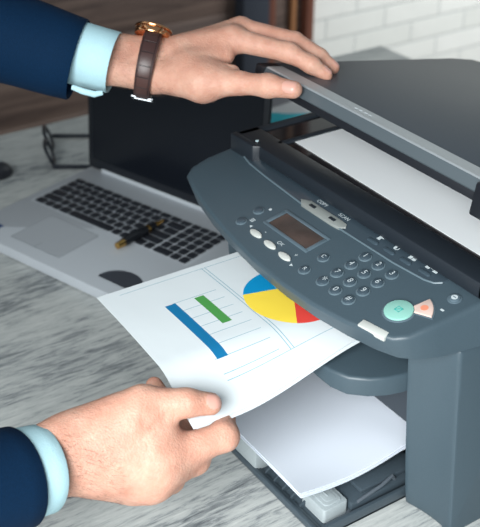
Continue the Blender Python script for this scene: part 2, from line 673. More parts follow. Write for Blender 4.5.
# plate with COPY and SCAN
bm = bmesh.new()
pl = [(-0.207, 0.0150), (-0.199, 0.0095), (-0.150, 0.0095), (-0.139, 0.0105), (-0.134, 0.0150), (-0.138, 0.0195), (-0.150, 0.0200), (-0.196, 0.0200)]
prism(bm, pl, 0, 0, 0.0006, zf0=lambda x, y: ptop(x, y), zf1=lambda x, y: ptop(x, y) + 0.0026, which='top')
for x in (-0.187, -0.155):
    box(bm, (-0.0045, -0.0018, 0), (0.0045, 0.0018, 0.0008), 0.0004, 1, xf=on_panel(x, 0.0148, 0.0025))
psub('mode_plate', bm, [M['cream_plate'], M['bezel']])
bm = bmesh.new()
text_bm(bm, 'COPY', 0.0060, on_panel(-0.185, 0.0255, 0.00175))
text_bm(bm, 'SCAN', 0.0060, on_panel(-0.150, 0.0255, 0.00175))
psub('mode_lettering', bm, M['legend'])


def pill(x, y, rx, ry, h, mats, dz=0.0, n=20):
    bm = bmesh.new()
    p = [(rx * math.cos(2 * math.pi * i / n), ry * math.sin(2 * math.pi * i / n)) for i in range(n)]
    t = bmesh.new()
    prism(t, p, -0.001, h, min(0.0008, h * 0.5), which='top')
    bmesh.ops.transform(t, matrix=on_panel(x, y, dz), verts=t.verts)
    merge(bm, t)
    return bm


# four oblong one-touch buttons with icons
for i, (x, y) in enumerate(((-0.0985, 0.0195), (-0.0755, 0.0200), (-0.0530, 0.0205), (-0.0285, 0.0215))):
    bm = bmesh.new()
    t = bmesh.new()
    prism(t, rrect(-0.0072, 0.0072, -0.0022, 0.0022, 0.0021), -0.001, 0.0016, 0.0007, which='top')
    bmesh.ops.transform(t, matrix=on_panel(x, y, 0.0014), verts=t.verts)
    merge(bm, t)
    psub('oblong_button', bm, M['key_cap'])
    bm = bmesh.new()
    fr = on_panel(x + 0.001, y + 0.0085, 0.0018) @ Matrix.Scale(1.25, 4)
    if i == 0:
        box(bm, (-0.002, -0.0025, 0), (0.001, 0.0025, 0.0001), 0, 0, xf=fr)
        box(bm, (0.0014, 0.0002, 0), (0.0026, 0.0025, 0.0001), 0, 0, xf=fr)
    elif i == 1:
        t = bmesh.new()
        prism(t, arc(0, 0, 0.0025, 90, 270, 10), 0, 0.0001)
        prism(t, arc(0, 0, 0.0025, -90, 90, 10) + arc(0, 0, 0.0019, 90, -90, 10), 0, 0.0001)
        bmesh.ops.transform(t, matrix=fr, verts=t.verts)
        merge(bm, t)
    elif i == 2:
        for a, b in (((-0.0035, -0.0025), (-0.0005, 0.0025)), ((0.0002, -0.0025), (0.0035, -0.0002)), ((0.0002, 0.0006), (0.0035, 0.0025))):
            box(bm, (*a, 0), (*b, 0.0001), 0, 0, xf=fr)
    else:
        box(bm, (-0.0058, -0.0022, 0), (-0.002, 0.0016, 0.0001), 0, 0, xf=fr)
        box(bm, (-0.0014, -0.0004, 0), (0.0014, 0.0002, 0.0001), 0, 0, xf=fr)
        box(bm, (0.0020, -0.0022, 0), (0.006, 0.0010, 0.0001), 0, 0, xf=fr)
        box(bm, (-0.001, 0.0030, 0), (0.004, 0.0036, 0.0001), 0, 0, xf=fr @ Matrix.Rotation(0.7, 4, 'Z'))
    psub('button_icon', bm, M['legend'])

# display
bm = bmesh.new()
fr = on_panel(-0.1685, -0.0190)
for a, b in (((-0.036, -0.0150), (0.036, -0.0115)), ((-0.036, 0.0115), (0.036, 0.0150)), ((-0.036, -0.0116), (-0.0315, 0.0116)), ((0.0315, -0.0116), (0.036, 0.0116))):
    box(bm, (*a, -0.002), (*b, 0.0012), 0.0005, xf=fr)
psub('display_frame', bm, M['lcd_frame'])
bm = bmesh.new()
box(bm, (-0.0316, -0.0116, -0.001), (0.0316, 0.0116, 0.0003), xf=fr)
psub('display', bm, M['lcd'])

# three white oval keys
for (x, y) in ((-0.1935, -0.0495), (-0.168, -0.0505), (-0.1425, -0.0515)):
    psub('oval_key', pill(x, y, 0.0090, 0.0036, 0.0018, None), M['white_key'])
for x, y, s in ((-0.2085, -0.0455, 1), (-0.1275, -0.0545, -1)):
    bm = bmesh.new()
    t = bmesh.new()
    prism(t, [(-0.0022 * s, 0), (0.0014 * s, -0.0019), (0.0014 * s, 0.0019)], 0, 0.0001)
    bmesh.ops.transform(t, matrix=on_panel(x, y, 0.0001), verts=t.verts)
    merge(bm, t)
    psub('arrow_legend', bm, M['legend'])
for body, size, x, y in (('-', 0.008, -0.189, -0.0405), ('OK', 0.0062, -0.1625, -0.0420), ('+', 0.0075, -0.1365, -0.0425)):
    bm = bmesh.new()
    text_bm(bm, body, size, on_panel(x, y, 0.0002))
    psub('oval_key_legend', bm, M['legend'])


def round_key(x, y, r, legend, size=0.0072, kind='keypad_key'):
    bm = bmesh.new()
    fr = on_panel(x, y)
    t = bmesh.new()
    prism(t, arc(0, 0, r, 0, 345, 23), -0.001, 0.0008, 0.0004, which='top')
    prism(t, arc(0, 0, r * 0.80, 0, 345, 23), -0.001, 0.0021, 0.0008, mat=1, which='top')
    bmesh.ops.transform(t, matrix=fr, verts=t.verts)
    merge(bm, t, None)
    if legend:
        text_bm(bm, legend, size, on_panel(x, y, 0.0023), 2)
    psub(kind, bm, [M['key_ring'], M['key_cap'], M['legend']])


kx = (-0.0865, -0.0675, -0.0485)
for j, row in enumerate(('123', '456', '789', '*0#')):
    for i, ch in enumerate(row):
        round_key(kx[i], 0.0008 - j * 0.0165, 0.0066, ch, 0.0085 if ch != '*' else 0.0120)
round_key(-0.1120, -0.0505, 0.0062, 'R', 0.0062)
round_key(-0.1140, -0.0270, 0.0062, 'C', 0.0062)
round_key(-0.2245, -0.0250, 0.0060, None, kind='menu_button')
round_key(-0.2225, -0.0475, 0.0060, None, kind='menu_button')
bm = bmesh.new()
fr = on_panel(-0.2175, -0.0155, 0.0002)
cyl(bm, (0, 0, 0), 0.0018, 0.0001, 12)
bmesh.ops.transform(bm, matrix=fr, verts=bm.verts)
fr = on_panel(-0.2155, -0.0385, 0.0002)
for q in (-0.0022, -0.0004, 0.0014):
    box(bm, (-0.0026, q, 0), (0.0026, q + 0.0009, 0.0001), xf=fr)
psub('menu_legend', bm, M['legend'])
# start, stop, power
bm = bmesh.new()
t = bmesh.new()
prism(t, arc(0, 0, 0.0150, 0, 350, 35), -0.001, 0.0008, 0.0005, mat=1, which='top')
prism(t, arc(0, 0, 0.0132, 0, 350, 35), -0.001, 0.0026, 0.0010, mat=0, which='top')
for a, b in (((-0.003, -0.003), (-0.0024, 0.003)), ((0.0024, -0.003), (0.003, 0.003)), ((-0.003, -0.003), (0.003, -0.0024)), ((-0.003, 0.0024), (0.003, 0.003))):
    box(t, (*a, 0.0025), (*b, 0.0028), mat=2)
box(t, (-0.0035, -0.0005, 0.0025), (0.0035, 0.0005, 0.0028), mat=2, xf=Matrix.Rotation(0.8, 4, 'Z'))
bmesh.ops.transform(t, matrix=on_panel(-0.0055, -0.0275), verts=t.verts)
merge(bm, t, None)
psub('start_button', bm, [M['green_key'], M['lcd_frame'], M['teal_ink']])
bm = bmesh.new()
t = bmesh.new()
th = math.degrees(math.atan2(0.017, 0.0135))
wedge = arc(0, 0, 0.0135, th - 17, th + 17, 4)[::-1] + arc(0, 0, 0.0300, th - 24, th + 24, 8)
wedge2 = arc(0, 0, 0.0130, th - 21, th + 21, 4)[::-1] + arc(0, 0, 0.0314, th - 27, th + 27, 8)
prism(t, wedge2, -0.001, 0.0006, 0.0, mat=2)
prism(t, wedge, -0.001, 0.0020, 0.0006, mat=0, which='top')
c = (0.0222 * math.cos(math.radians(th)), 0.0222 * math.sin(math.radians(th)))
cyl(t, (c[0], c[1], 0.0018), 0.0036, 0.0004, 20, 1)
bmesh.ops.transform(t, matrix=on_panel(-0.0055, -0.0275), verts=t.verts)
merge(bm, t, None)
psub('stop_button', bm, [M['peach_key'], M['orange_ink'], M['lcd_frame']])
bm = bmesh.new()
box(bm, (-0.0018, -0.001, 0), (0.0018, 0.001, 0.0003), xf=on_panel(0.0195, -0.0005))
psub('status_light', bm, M['legend'])
bm = bmesh.new()
t = bmesh.new()
prism(t, arc(0, 0, 0.0066, 0, 345, 23), -0.001, 0.0008, 0.0004, which='top')
prism(t, arc(0, 0, 0.0050, 0, 345, 23), -0.001, 0.0022, 0.0008, mat=0, which='top')
prism(t, arc(0, 0, 0.0030, 0, 345, 23), 0.0020, 0.0024, 0, mat=1)
box(t, (-0.0018, -0.0004, 0.0022), (0.0018, 0.0004, 0.0026), mat=0)
bmesh.ops.transform(t, matrix=on_panel(0.0160, 0.0168), verts=t.verts)
merge(bm, t, None)
psub('power_button', bm, [M['lcd_frame'], M['legend']])
# pale tab at the front edge
bm = bmesh.new()
a = Vector((-0.0170, -0.0598, 0))
b = Vector((0.0105, -0.0545, 0))
d = (b - a).normalized()
mid = (a + b) / 2
fr = Matrix.Translation((mid.x, mid.y, ptop(mid.x, mid.y) - 0.0008)) @ Matrix.Rotation(math.atan2(d.y, d.x), 4, 'Z')
box(bm, (-0.0145, -0.0042, -0.0035), (0.0145, 0.0042, 0.0014), 0.0007, xf=fr @ Matrix.Rotation(ALPHA, 4, 'X'))
psub('pale_tab', bm, M['white_key'])

# lid, hinged at the back
HINGE = Vector((0, 0.360, 0.2865))
FRONT = Vector((0, 0.0500, 0.3410))
eb = (HINGE - FRONT).normalized()
en = Vector((0, -eb.z, eb.y))
LM = Matrix(((1, eb.x, en.x, 0), (0, eb.y, en.y, 0.050), (0, eb.z, en.z, 0.341), (0, 0, 0, 1)))
ll = (HINGE - FRONT).length
bm = bmesh.new()
outl = [(-0.338, 0.018), (0.048, 0.018), (0.048, ll), (-0.300, ll + 0.018), (-0.330, ll + 0.006), (-0.338, ll - 0.025)]
t = bmesh.new()
prism(t, outl, -0.021, 0.0, 0.003, which='top')
box(t, (-0.335, 0.010, -0.0245), (0.044, ll, -0.018), 0.002)
bmesh.ops.transform(t, matrix=LM, verts=t.verts)
merge(bm, t)
lid = part('scanner_lid', bm, M['lid_plastic'])
bm = bmesh.new()
t = bmesh.new()
sec = [(0.0205, 0.0006), (0.002, 0.0006), (0.000, -0.0005), (-0.0045, -0.0100), (-0.0035, -0.0115), (0.0205, -0.0115)]
prism(t, sec, -0.322, 0.0005, 0.0, axes=(1, 2, 0))
bmesh.ops.transform(t, matrix=LM, verts=t.verts)
merge(bm, t)
bm.faces.ensure_lookup_table()
bmesh.ops.recalc_face_normals(bm, faces=bm.faces)
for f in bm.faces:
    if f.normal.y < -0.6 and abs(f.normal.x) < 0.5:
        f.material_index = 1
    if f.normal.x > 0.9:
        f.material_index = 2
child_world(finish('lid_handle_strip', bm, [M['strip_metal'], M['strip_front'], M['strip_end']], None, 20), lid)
bm = bmesh.new()
t = bmesh.new()
box(t, (-0.3222, 0.001, -0.022), (0.0005, 0.018, -0.0116), 0.002)
box(t, (0.0012, -0.010, -0.030), (0.048, 0.0205, 0.0008), 0.0025)
box(t, (-0.338, -0.003, -0.0125), (-0.3222, 0.0205, 0.0002), 0.002)
bmesh.ops.transform(t, matrix=LM, verts=t.verts)
merge(bm, t)
child_world(finish('lid_end_caps', bm, M['black_plastic']), lid)
bm = bmesh.new()
for k in range(4):
    t = bmesh.new()
    box(t, (-0.0022, -0.0010, 0), (0.0018, 0.0010, 0.0003))
    bmesh.ops.transform(t, matrix=LM @ Matrix.Translation((-0.184 + 0.0070 * k, 0.0115, 0.0006)), verts=t.verts)
    merge(bm, t)
child_world(finish('embossed_mark', bm, M['strip_end']), lid)
# hinges at the back that carry the lid
for x in (-0.28, -0.01):
    bm = bmesh.new()
    box(bm, (x - 0.018, 0.345, 0.255), (x + 0.018, 0.385, 0.272), 0.003)
    part('lid_hinge', bm, M['bezel'])

# paper cassette reaching out in front
cas_bm = bmesh.new()
box(cas_bm, (-0.268, -0.0985, 0.0005), (-0.004, 0.095, 0.0045), 0.001)
box(cas_bm, (-0.268, -0.1030, 0.0005), (-0.004, -0.0985, 0.0090), 0.0012)
box(cas_bm, (-0.268, -0.0990, 0.0040), (-0.004, -0.0945, 0.0070), 0.001)
box(cas_bm, (-0.0085, -0.0985, 0.0005), (-0.004, 0.09, 0.0140), 0.0012)
box(cas_bm, (-0.268, -0.0930, 0.0005), (-0.2635, 0.09, 0.0140), 0.0012)
box(cas_bm, (-0.262, -0.0690, 0.0040), (-0.052, -0.0660, 0.0190), 0.0008)
for k in range(15):
    x = -0.250 + 0.0145 * k
    prism(cas_bm, [(-0.0950, 0.004), (-0.0680, 0.004), (-0.0680, 0.0210), (-0.0750, 0.0210), (-0.0950, 0.0080)], x, x + 0.0022, 0.0, axes=(1, 2, 0))
cas = part('paper_tray', cas_bm, M['tray_plastic'])
bm = bmesh.new()
box(bm, (-0.0500, -0.0860, 0.0045), (-0.0090, 0.0900, 0.0060), 0.0005)
child_world(finish('tray_floor', bm, M['clear_tray']), cas)
bm = bmesh.new()
box(bm, (-0.046, -0.058, 0.006), (-0.012, 0.030, 0.018), 0.003)
box(bm, (-0.042, -0.042, 0.018), (-0.018, 0.030, 0.0235), 0.002)
child_world(finish('side_guide', bm, M['tray_plastic']), cas)
for x in (-0.0165,):
    bm = bmesh.new()
    tube(bm, [(x, -0.055, 0.006), (x + 0.003, -0.050, 0.016), (x + 0.003, -0.020, 0.022), (x, -0.004, 0.024), (x, 0.004, 0.010)], 0.0018, 8)
    child_world(finish('guide_rail', bm, M['clear_tray']), cas)
bm = bmesh.new()
box(bm, (-0.228, -0.055, 0.0045), (-0.060, 0.090, 0.0392), 0.002)
child_world(finish('lift_plate', bm, M['tray_plastic']), cas)
# pale paper stops
bm = bmesh.new()
prism(bm, rrect(-0.0520, -0.0155, -0.0930 + 0.004, -0.0600, 0.003), 0.0055, 0.0215, 0.0010, which='top')
prism(bm, rrect(-0.0480, -0.0195, -0.0845, -0.0640, 0.004), 0.0213, 0.0226, 0.0007, which='top')
prism(bm, rrect(-0.0440, -0.0235, -0.0805, -0.0680, 0.003), 0.0225, 0.0230, 0.0003, which='top')
box(bm, (-0.0380, -0.0752, 0.0228), (-0.0290, -0.0738, 0.0238), 0.0004)
child_world(finish('sliding_stop', bm, M['grey_guide']), cas)
bm = bmesh.new()
box(bm, (-0.205, -0.1015, 0.0045), (-0.113, -0.0840, 0.0310), 0.0015)
box(bm, (-0.205, -0.0860, 0.0045), (-0.140, -0.0690, 0.0340), 0.0015)
child_world(finish('end_stop', bm, M['grey_guide']), cas)

# ------------------------------------------------------------------ paper
def sm(a, b, x):
    t = max(0.0, min(1.0, (x - a) / (b - a)))
    return t * t * (3 - 2 * t)


# blank stack in the tray
bm = bmesh.new()
NS = 6
for s in range(NS):
    z0 = 0.0395 + 0.0011 * s
    dx = 0.0006 * math.sin(s * 2.1)
    dy = 0.0009 * math.cos(s * 1.7)
    nx, ny = 14, 18
    g = []
    for j in range(ny + 1):
        v = j / ny
        row = []
        for i in range(nx + 1):
            u = i / nx
            x = -0.2350 + 0.2080 * u + dx
            y = -0.1095 + 0.2000 * v + dy
            z = z0 - 0.0070 * sm(0.70, 1.0, u) * math.sin(math.pi * min(1, v * 1.6))
            z += 0.002 * math.sin(math.pi * u)
            row.append((x, y, z))
        g.append(row)
    th_ = 0.0008
    top = [[bm.verts.new((p[0], p[1], p[2] + th_)) for p in r] for r in g]
    bot = [[bm.verts.new(p) for p in r] for r in g]
    for j in range(ny):
        for i in range(nx):
            bm.faces.new((top[j][i], top[j][i + 1], top[j + 1][i + 1], top[j + 1][i]))
            bm.faces.new((bot[j][i], bot[j + 1][i], bot[j + 1][i + 1], bot[j][i + 1]))
    rim = [(0, i) for i in range(nx + 1)] + [(j, nx) for j in range(1, ny + 1)] + [(ny, i) for i in range(nx - 1, -1, -1)] + [(j, 0) for j in range(ny - 1, 0, -1)]
    for a, b in zip(rim, rim[1:] + rim[:1]):
        bm.faces.new((bot[a[0]][a[1]], bot[b[0]][b[1]], top[b[0]][b[1]], top[a[0]][a[1]]))
stack = tag(finish('paper_stack', bm, M['paper_tray'], None, 30), 'stack of blank white paper lying in the printer tray', 'paper')


def sheet_z(x, y):
    z = 0.1835
    z -= 0.0275 * sm(-0.110, -0.038, x) * sm(0.0, 1.0, (-0.015 - y) / 0.15)
    z += 0.0015 * math.sin((x + 0.25) * 22) * sm(0.0, 0.2, -y)
    return z


def sheet_bm(x0, x1, y0, y1, dz, th_=0.0005, skew=0.0):
    bm = bmesh.new()
    uv = bm.loops.layers.uv.new('uv')
    nx, ny = 28, 36
    T, B = [], []
    for j in range(ny + 1):
        rt, rb = [], []
        for i in range(nx + 1):
            x = x0 + (x1 - x0) * i / nx
            y = y0 + (y1 - y0) * j / ny + skew * (x - x0)
            z = sheet_z(x, y) + dz
            rt.append(bm.verts.new((x, y, z + th_)))
            rb.append(bm.verts.new((x, y, z)))
        T.append(rt)
        B.append(rb)
    for j in range(ny):
        for i in range(nx):
            bm.faces.new((T[j][i], T[j][i + 1], T[j + 1][i + 1], T[j + 1][i]))
            bm.faces.new((B[j][i], B[j + 1][i], B[j + 1][i + 1], B[j][i + 1])).material_index = 1
    rim = [(0, i) for i in range(nx + 1)] + [(j, nx) for j in range(1, ny + 1)] + [(ny, i) for i in range(nx - 1, -1, -1)] + [(j, 0) for j in range(ny - 1, 0, -1)]
    for a, b in zip(rim, rim[1:] + rim[:1]):
        bm.faces.new((B[a[0]][a[1]], B[b[0]][b[1]], T[b[0]][b[1]], T[a[0]][a[1]])).material_index = 1
    for f in bm.faces:
        for l in f.loops:
            l[uv].uv = (l.vert.co.x, l.vert.co.y)
    return bm


# printed chart material, in the sheet's own x, y (metres)
t = NT('printed_chart_paper')
uvn = t.n('ShaderNodeUVMap', uv_map='uv')
sp = t.n('ShaderNodeSeparateXYZ')
t.link(uvn.outputs[0], sp.inputs[0])
X, Y = sp.outputs[0], sp.outputs[1]


def between(v, a, b):
    return t.math('MULTIPLY', t.math('GREATER_THAN', v, a), t.math('LESS_THAN', v, b))


def rect_mask(x0, x1, y0, y1):
    return t.math('MULTIPLY', between(X, x0, x1), between(Y, y0, y1))


c = (0.66, 0.71, 0.735, 1)
INK = (*srgb(132, 170, 184), 1)
lines = []
for k, x in enumerate((-0.1870, -0.1715, -0.1560, -0.1405, -0.1250, -0.1095, -0.0945, -0.0800)):
    lines.append((x, x + 0.0007, -0.150 if k < 6 else -0.161, -0.101))
lines += [(-0.2290, -0.2283, -0.185, 0.08), (-0.2290, -0.0735, -0.0920, -0.0911), (-0.2290, -0.0735, -0.0885, -0.0876), (-0.0742, -0.0735, -0.161, 0.08)]
for q in lines:
    c = t.mix(rect_mask(*q), c, INK)
c = t.mix(rect_mask(-0.1865, -0.0935, -0.1590, -0.1475), c, (*srgb(16, 110, 158), 1))
c = t.mix(rect_mask(-0.1845, -0.1335, -0.1275, -0.1170), c, (*srgb(74, 146, 74), 1))
CX, CY, CR = -0.1390, -0.0420, 0.0490
dx = t.math('SUBTRACT', X, CX)
dy = t.math('SUBTRACT', Y, CY)
rr = t.math('ADD', t.math('MULTIPLY', dx, dx), t.math('MULTIPLY', dy, dy))
pie = t.math('LESS_THAN', rr, CR * CR)
# half-plane tests through the centre
side = t.math('ADD', t.math('MULTIPLY', t.math('ADD', dx, 0.0150), -0.048), t.math('MULTIPLY', dy, 0.012))
blue = t.math('GREATER_THAN', side, 0.0)
red = t.math('MULTIPLY', t.math('GREATER_THAN', dx, 0.0), t.math('GREATER_THAN', t.math('ADD', t.math('MULTIPLY', dy, 1.0), t.math('MULTIPLY', dx, 0.62)), 0.0))
pc = t.mix(blue, (*srgb(246, 216, 74), 1), (*srgb(0, 140, 196), 1))
pc = t.mix(red, pc, (*srgb(222, 70, 62), 1))
c = t.mix(pie, c, pc)
t.base(c)
t.b.inputs['Roughness'].default_value = 0.8
t.b.inputs['Specular IOR Level'].default_value = 0.2
t.bump(t.noise(t.coord(), 26, 2), 0.3, 0.002)
M['chart'] = t.m
sheet = tag(finish('printed_sheet', sheet_bm(-0.2375, -0.0470, -0.2055, 0.0300, 0.0, skew=-0.038), [M['chart'], M['paper']], None, 50), 'white printed sheet with bar and pie charts, coming out of the printer into the hand', 'paper')
under = tag(finish('blank_sheet', sheet_bm(-0.2345, -0.0450, -0.2010, 0.0300, -0.0026, skew=-0.046), M['paper'], None, 50), 'plain white sheet just under the chart page, only its edge showing', 'paper')

bm = bmesh.new()
prism(bm, [(-0.2935, 0.0700), (0.0035, 0.0640), (0.0035, 0.2740), (-0.2935, 0.2800)], 0.2600, 0.2604)
tag(finish('original_sheet', bm, M['paper_cool']), 'white page lying face down on the scanner glass under the open lid', 'paper')

# ------------------------------------------------------------------ laptop
LAP = thing('laptop', 'open silver laptop with dark screen and black keys, on the desk behind the printed sheet', 'laptop', (-0.765, -0.049, 0), math.radians(18.1))
LW, LE = -0.017, 0.320


def lpart(name, bm, mat, parent=None, angle=35):
    return finish(name, bm, mat, parent or LAP, angle)


bm = bmesh.new()
prism(bm, rrect(LW, LE, -0.1165, 0.1400, 0.006), 0.002, 0.0168, 0.0015, which='top')
for x in (0.01, 0.29):
    for y in (-0.10, 0.12):
        cyl(bm, (x, y, 0.0), 0.006, 0.0025, 12)
base = lpart('base', bm, M['laptop_alu'])
bm = bmesh.new()
box(bm, (-0.004, -0.0025, 0.0160), (0.2965, 0.0945, 0.01695), 0.0004)
finish('keyboard_bed', bm, M['laptop_alu'], base)
U = 0.01535
rows = [
    (0.0000, 0.0145, [1.25, 1, 1, 1.25, 5.5, 1, 1, 1, 1, 1], [2, 1, 1]),
    (0.0160, 0.0145, [2.25] + [1] * 10 + [2.75], [1, 1, 1, 1]),
    (0.0320, 0.0145, [1.75] + [1] * 11 + [2.25], [1, 1, 1, 1]),
    (0.0480, 0.0145, [1.5] + [1] * 12 + [1.5], [1, 1, 1, 1]),
    (0.0640, 0.0145, [1] * 13 + [2], [1, 1, 1, 1]),
    (0.0800, 0.0110, [1.25] * 12, [1, 1, 1, 1]),
]
kc = {}
for y, hh, main, pad in rows:
    for x0, ws in ((0.0, main), (15 * U + 0.0012, pad)):
        x = x0
        for wd in ws:
            key = (wd, hh)
            if key not in kc:
                b_ = bmesh.new()
                prism(b_, rrect(0.0014, wd * U - 0.0014, 0, hh - 0.0012, 0.0016, 3), 0, 0.0016, 0.0004, which='top')
                o = finish('key', b_, M['key_black'], LAP)
                kc[key] = o
            else:
                o = kc[key].copy()
                COL.objects.link(o)
                o.parent = LAP
            o.location = (x, y, 0.0168)
            x += wd * U
bm = bmesh.new()
prism(bm, rrect(0.055, 0.150, -0.094, -0.0165, 0.003), 0.0165, 0.01695, 0, mat=1)
prism(bm, rrect(0.0557, 0.1493, -0.0933, -0.0172, 0.003), 0.0165, 0.0171, 0, mat=0)
box(bm, (0.1022, -0.0933, 0.0168), (0.1028, -0.080, 0.01715), mat=1)
finish('touchpad', bm, [M['laptop_pad'], M['laptop_edge']], base)
bm = bmesh.new()
pts = [(0.2240, -0.0935)] + [(0.2560 + 0.034 * math.cos(a), -0.0900 + 0.030 * math.sin(a)) for a in [math.pi * (1 - k / 14) for k in range(15)]] + [(0.2890, -0.0935)]
prism(bm, pts, 0.0167, 0.0170)  # flat dark patch, rounded at the back
finish('sticker', bm, M['dark_grey'], base)['label'] = 'dark rounded patch on the palm rest'
bm = bmesh.new()
box(bm, (0.004, -0.094, 0.0167), (0.026, -0.080, 0.0170))
finish('sticker', bm, M['sticker_blue'], base)['label'] = 'small blue sticker'
bm = bmesh.new()
tube(bm, [(0.012, 0.1330, 0.0185), (0.291, 0.1330, 0.0185)], 0.0052, 12)
lpart('hinge_bar', bm, M['laptop_alu'])
# screen half
SM = Matrix.Translation((0, 0.1330, 0.0190)) @ Matrix.Rotation(math.radians(-4.0), 4, 'X')
HS = 0.2130
bm = bmesh.new()
t = bmesh.new()
prism(t, rrect(LW, LE, 0.0, HS, 0.005), -0.0035, 0.0030, 0.0012, axes=(0, 2, 1))
bmesh.ops.transform(t, matrix=SM, verts=t.verts)
merge(bm, t)
lidp = lpart('screen_lid', bm, M['screen_bezel'])
bm = bmesh.new()
t = bmesh.new()
box(t, (LW + 0.009, -0.0042, 0.016), (LE - 0.009, -0.0034, HS - 0.010))
bmesh.ops.transform(t, matrix=SM, verts=t.verts)
merge(bm, t)
finish('screen', bm, M['screen'], lidp)

# pen across the keyboard edge
A = Vector((-0.5680, -0.0170, 0.0240))
B = Vector((-0.5940, 0.0720, 0.0260))
pen = thing('fountain_pen', 'black pen with gold tip and clip lying on the laptop keyboard', 'pen', tuple(A))
dv = (B - A)
L = dv.length
dv.normalize()
rotm = dv.to_track_quat('X', 'Z').to_matrix().to_4x4()


def pen_part(name, prof, mat):
    bm = bmesh.new()
    tube(bm, [(p[0] * L, 0, 0) for p in prof], [p[1] * 1.18 for p in prof], 16)
    o = finish(name, bm, mat, pen, 30)
    o.matrix_local = rotm
    return o


pen_part('cap_end', [(0.0, 0.0028), (0.005, 0.0040), (0.10, 0.0044), (0.135, 0.0047)], M['gold'])
pen_part('barrel', [(0.135, 0.0048), (0.15, 0.0052), (0.45, 0.0058), (0.60, 0.0056), (0.62, 0.0052)], M['pen_black'])
pen_part('ring', [(0.62, 0.0054), (0.66, 0.0054)], M['gold'])
pen_part('grip', [(0.66, 0.0045), (0.80, 0.0038)], M['pen_black'])
pen_part('nib', [(0.80, 0.0036), (0.88, 0.0030), (0.97, 0.0014), (1.0, 0.0005)], M['gold'])

# ------------------------------------------------------------------ spectacles
GA = Vector((-0.9750, 0.0780, 0.0060))
GB = Vector((-0.8650, 0.0300, 0.0060))
gl = thing('spectacles', 'black framed spectacles lying open on the desk beside the laptop', 'glasses', (GB.x, GB.y, 0))
ax = (GA - GB)
WG = ax.length
ax.normalize()
tdir = Vector((-0.8430, 0.0780, 0.0060)) - GB
tdir = (tdir - ax * tdir.dot(ax)).normalized()
upv = (Vector((0, 0, 1)) * 0.88 - tdir * 0.35).normalized()
bm = bmesh.new()
lens_sets = []
for cx in (0.27, 0.73):
    pts = []
    for k in range(25):
        a = 2 * math.pi * k / 24
        px_ = math.copysign(abs(math.cos(a)) ** 0.7, math.cos(a)) * WG * 0.20
        pz_ = math.copysign(abs(math.sin(a)) ** 0.7, math.sin(a)) * 0.0165
        pts.append(GB + ax * (WG * cx + px_) + upv * (0.0165 + pz_))
    tube(bm, pts, 0.0030, 8)
    lens_sets.append(pts[:-1])
tube(bm, [GB + ax * (WG * 0.46) + upv * 0.018, GB + ax * (WG * 0.5) + upv * 0.022, GB + ax * (WG * 0.54) + upv * 0.018], 0.0018, 8)
for s, e in ((0.0, 0.09), (1.0, 0.91)):
    tube(bm, [GB + ax * (WG * s) + upv * 0.004, GB + ax * (WG * e) + upv * 0.006], 0.0024, 8)
child_world(finish('rim', bm, M['frame_black']), gl)
for pts in lens_sets:
    bm = bmesh.new()
    vs = [bm.verts.new(p) for p in pts]
    vs2 = [bm.verts.new(p + tdir * 0.0012) for p in pts]
    bm.faces.new(vs)
    bm.faces.new(vs2[::-1])
    for i in range(len(vs)):
        bm.faces.new((vs[i], vs[(i + 1) % len(vs)], vs2[(i + 1) % len(vs)], vs2[i]))
    child_world(finish('lens', bm, M['lens']), gl)
for s in (0.0, 1.0):
    o_ = GB + ax * (WG * s)
    bm = bmesh.new()
    tube(bm, [o_ + upv * 0.004, o_ + tdir * 0.05 + Vector((0, 0, 0)), o_ + tdir * 0.10 - Vector((0, 0, 0.002)), o_ + tdir * 0.128 - Vector((0, 0, 0.003))], [0.0042, 0.0038, 0.0034, 0.0036], 8, rw=0.0018)
    child_world(finish('temple', bm, M['frame_black']), gl)

# computer mouse at the left edge
MC = Vector((-0.9020, -0.0550, 0.0080))
ms = thing('computer_mouse', 'black computer mouse on the desk at the left edge near the spectacles', 'mouse', (MC.x, MC.y, 0))
bm = bmesh.new()
bmesh.ops.create_uvsphere(bm, u_segments=28, v_segments=16, radius=1)
for v in bm.verts:
    x, y, z = v.co
    v.co = Vector((x * 0.019, y * 0.030, max(z, -0.25) * 0.017 + 0.0045 + 0.003 * (y > 0) * y * z))
finish('shell', bm, M['mouse_black'], ms)
bm = bmesh.new()
cyl(bm, (0, 0, 0), 0.004, 0.003, 16, xf=Matrix.Rotation(math.pi / 2, 4, 'Y'))
for v in bm.verts:
    v.co += Vector((-0.0015, 0.014, 0.0185))
finish('scroll_wheel', bm, M['dark_grey'], ms)

# magazine lying behind the laptop
t = NT('magazine_cover')
co = t.n('ShaderNodeTexCoord')
sp = t.n('ShaderNodeSeparateXYZ')
t.link(co.outputs['Object'], sp.inputs[0])
X, Y = sp.outputs[0], sp.outputs[1]
wob = t.math('MULTIPLY', t.noise(co.outputs['Object'], 30, 2), 0.02)
teal = t.math('MULTIPLY', between(t.math('ADD', Y, wob), 0.026, 0.085), t.math('GREATER_THAN', X, 0.007))
dark = t.math('MULTIPLY', t.math('GREATER_THAN', t.math('SUBTRACT', Y, t.math('MULTIPLY', X, 0.9)), 0.085), t.math('GREATER_THAN', X, 0.007))
c = t.mix(t.noise(co.outputs['Object'], 18, 2), (*srgb(180, 184, 186), 1), (*srgb(222, 224, 224), 1))
c = t.mix(dark, c, (*srgb(120, 122, 128), 1))
c = t.mix(teal, c, (*srgb(20, 170, 184), 1))
c = t.mix(t.math('LESS_THAN', X, 0.007), c, (*srgb(232, 236, 236), 1))
t.base(c)
t.b.inputs['Roughness'].default_value = 0.35
M['magazine'] = t.m
ma = Vector((-0.8100, 0.3950, 0.0040))
mb = Vector((-0.9360, 0.4820, 0.0040))
mdir = (mb - ma)
bm = bmesh.new()
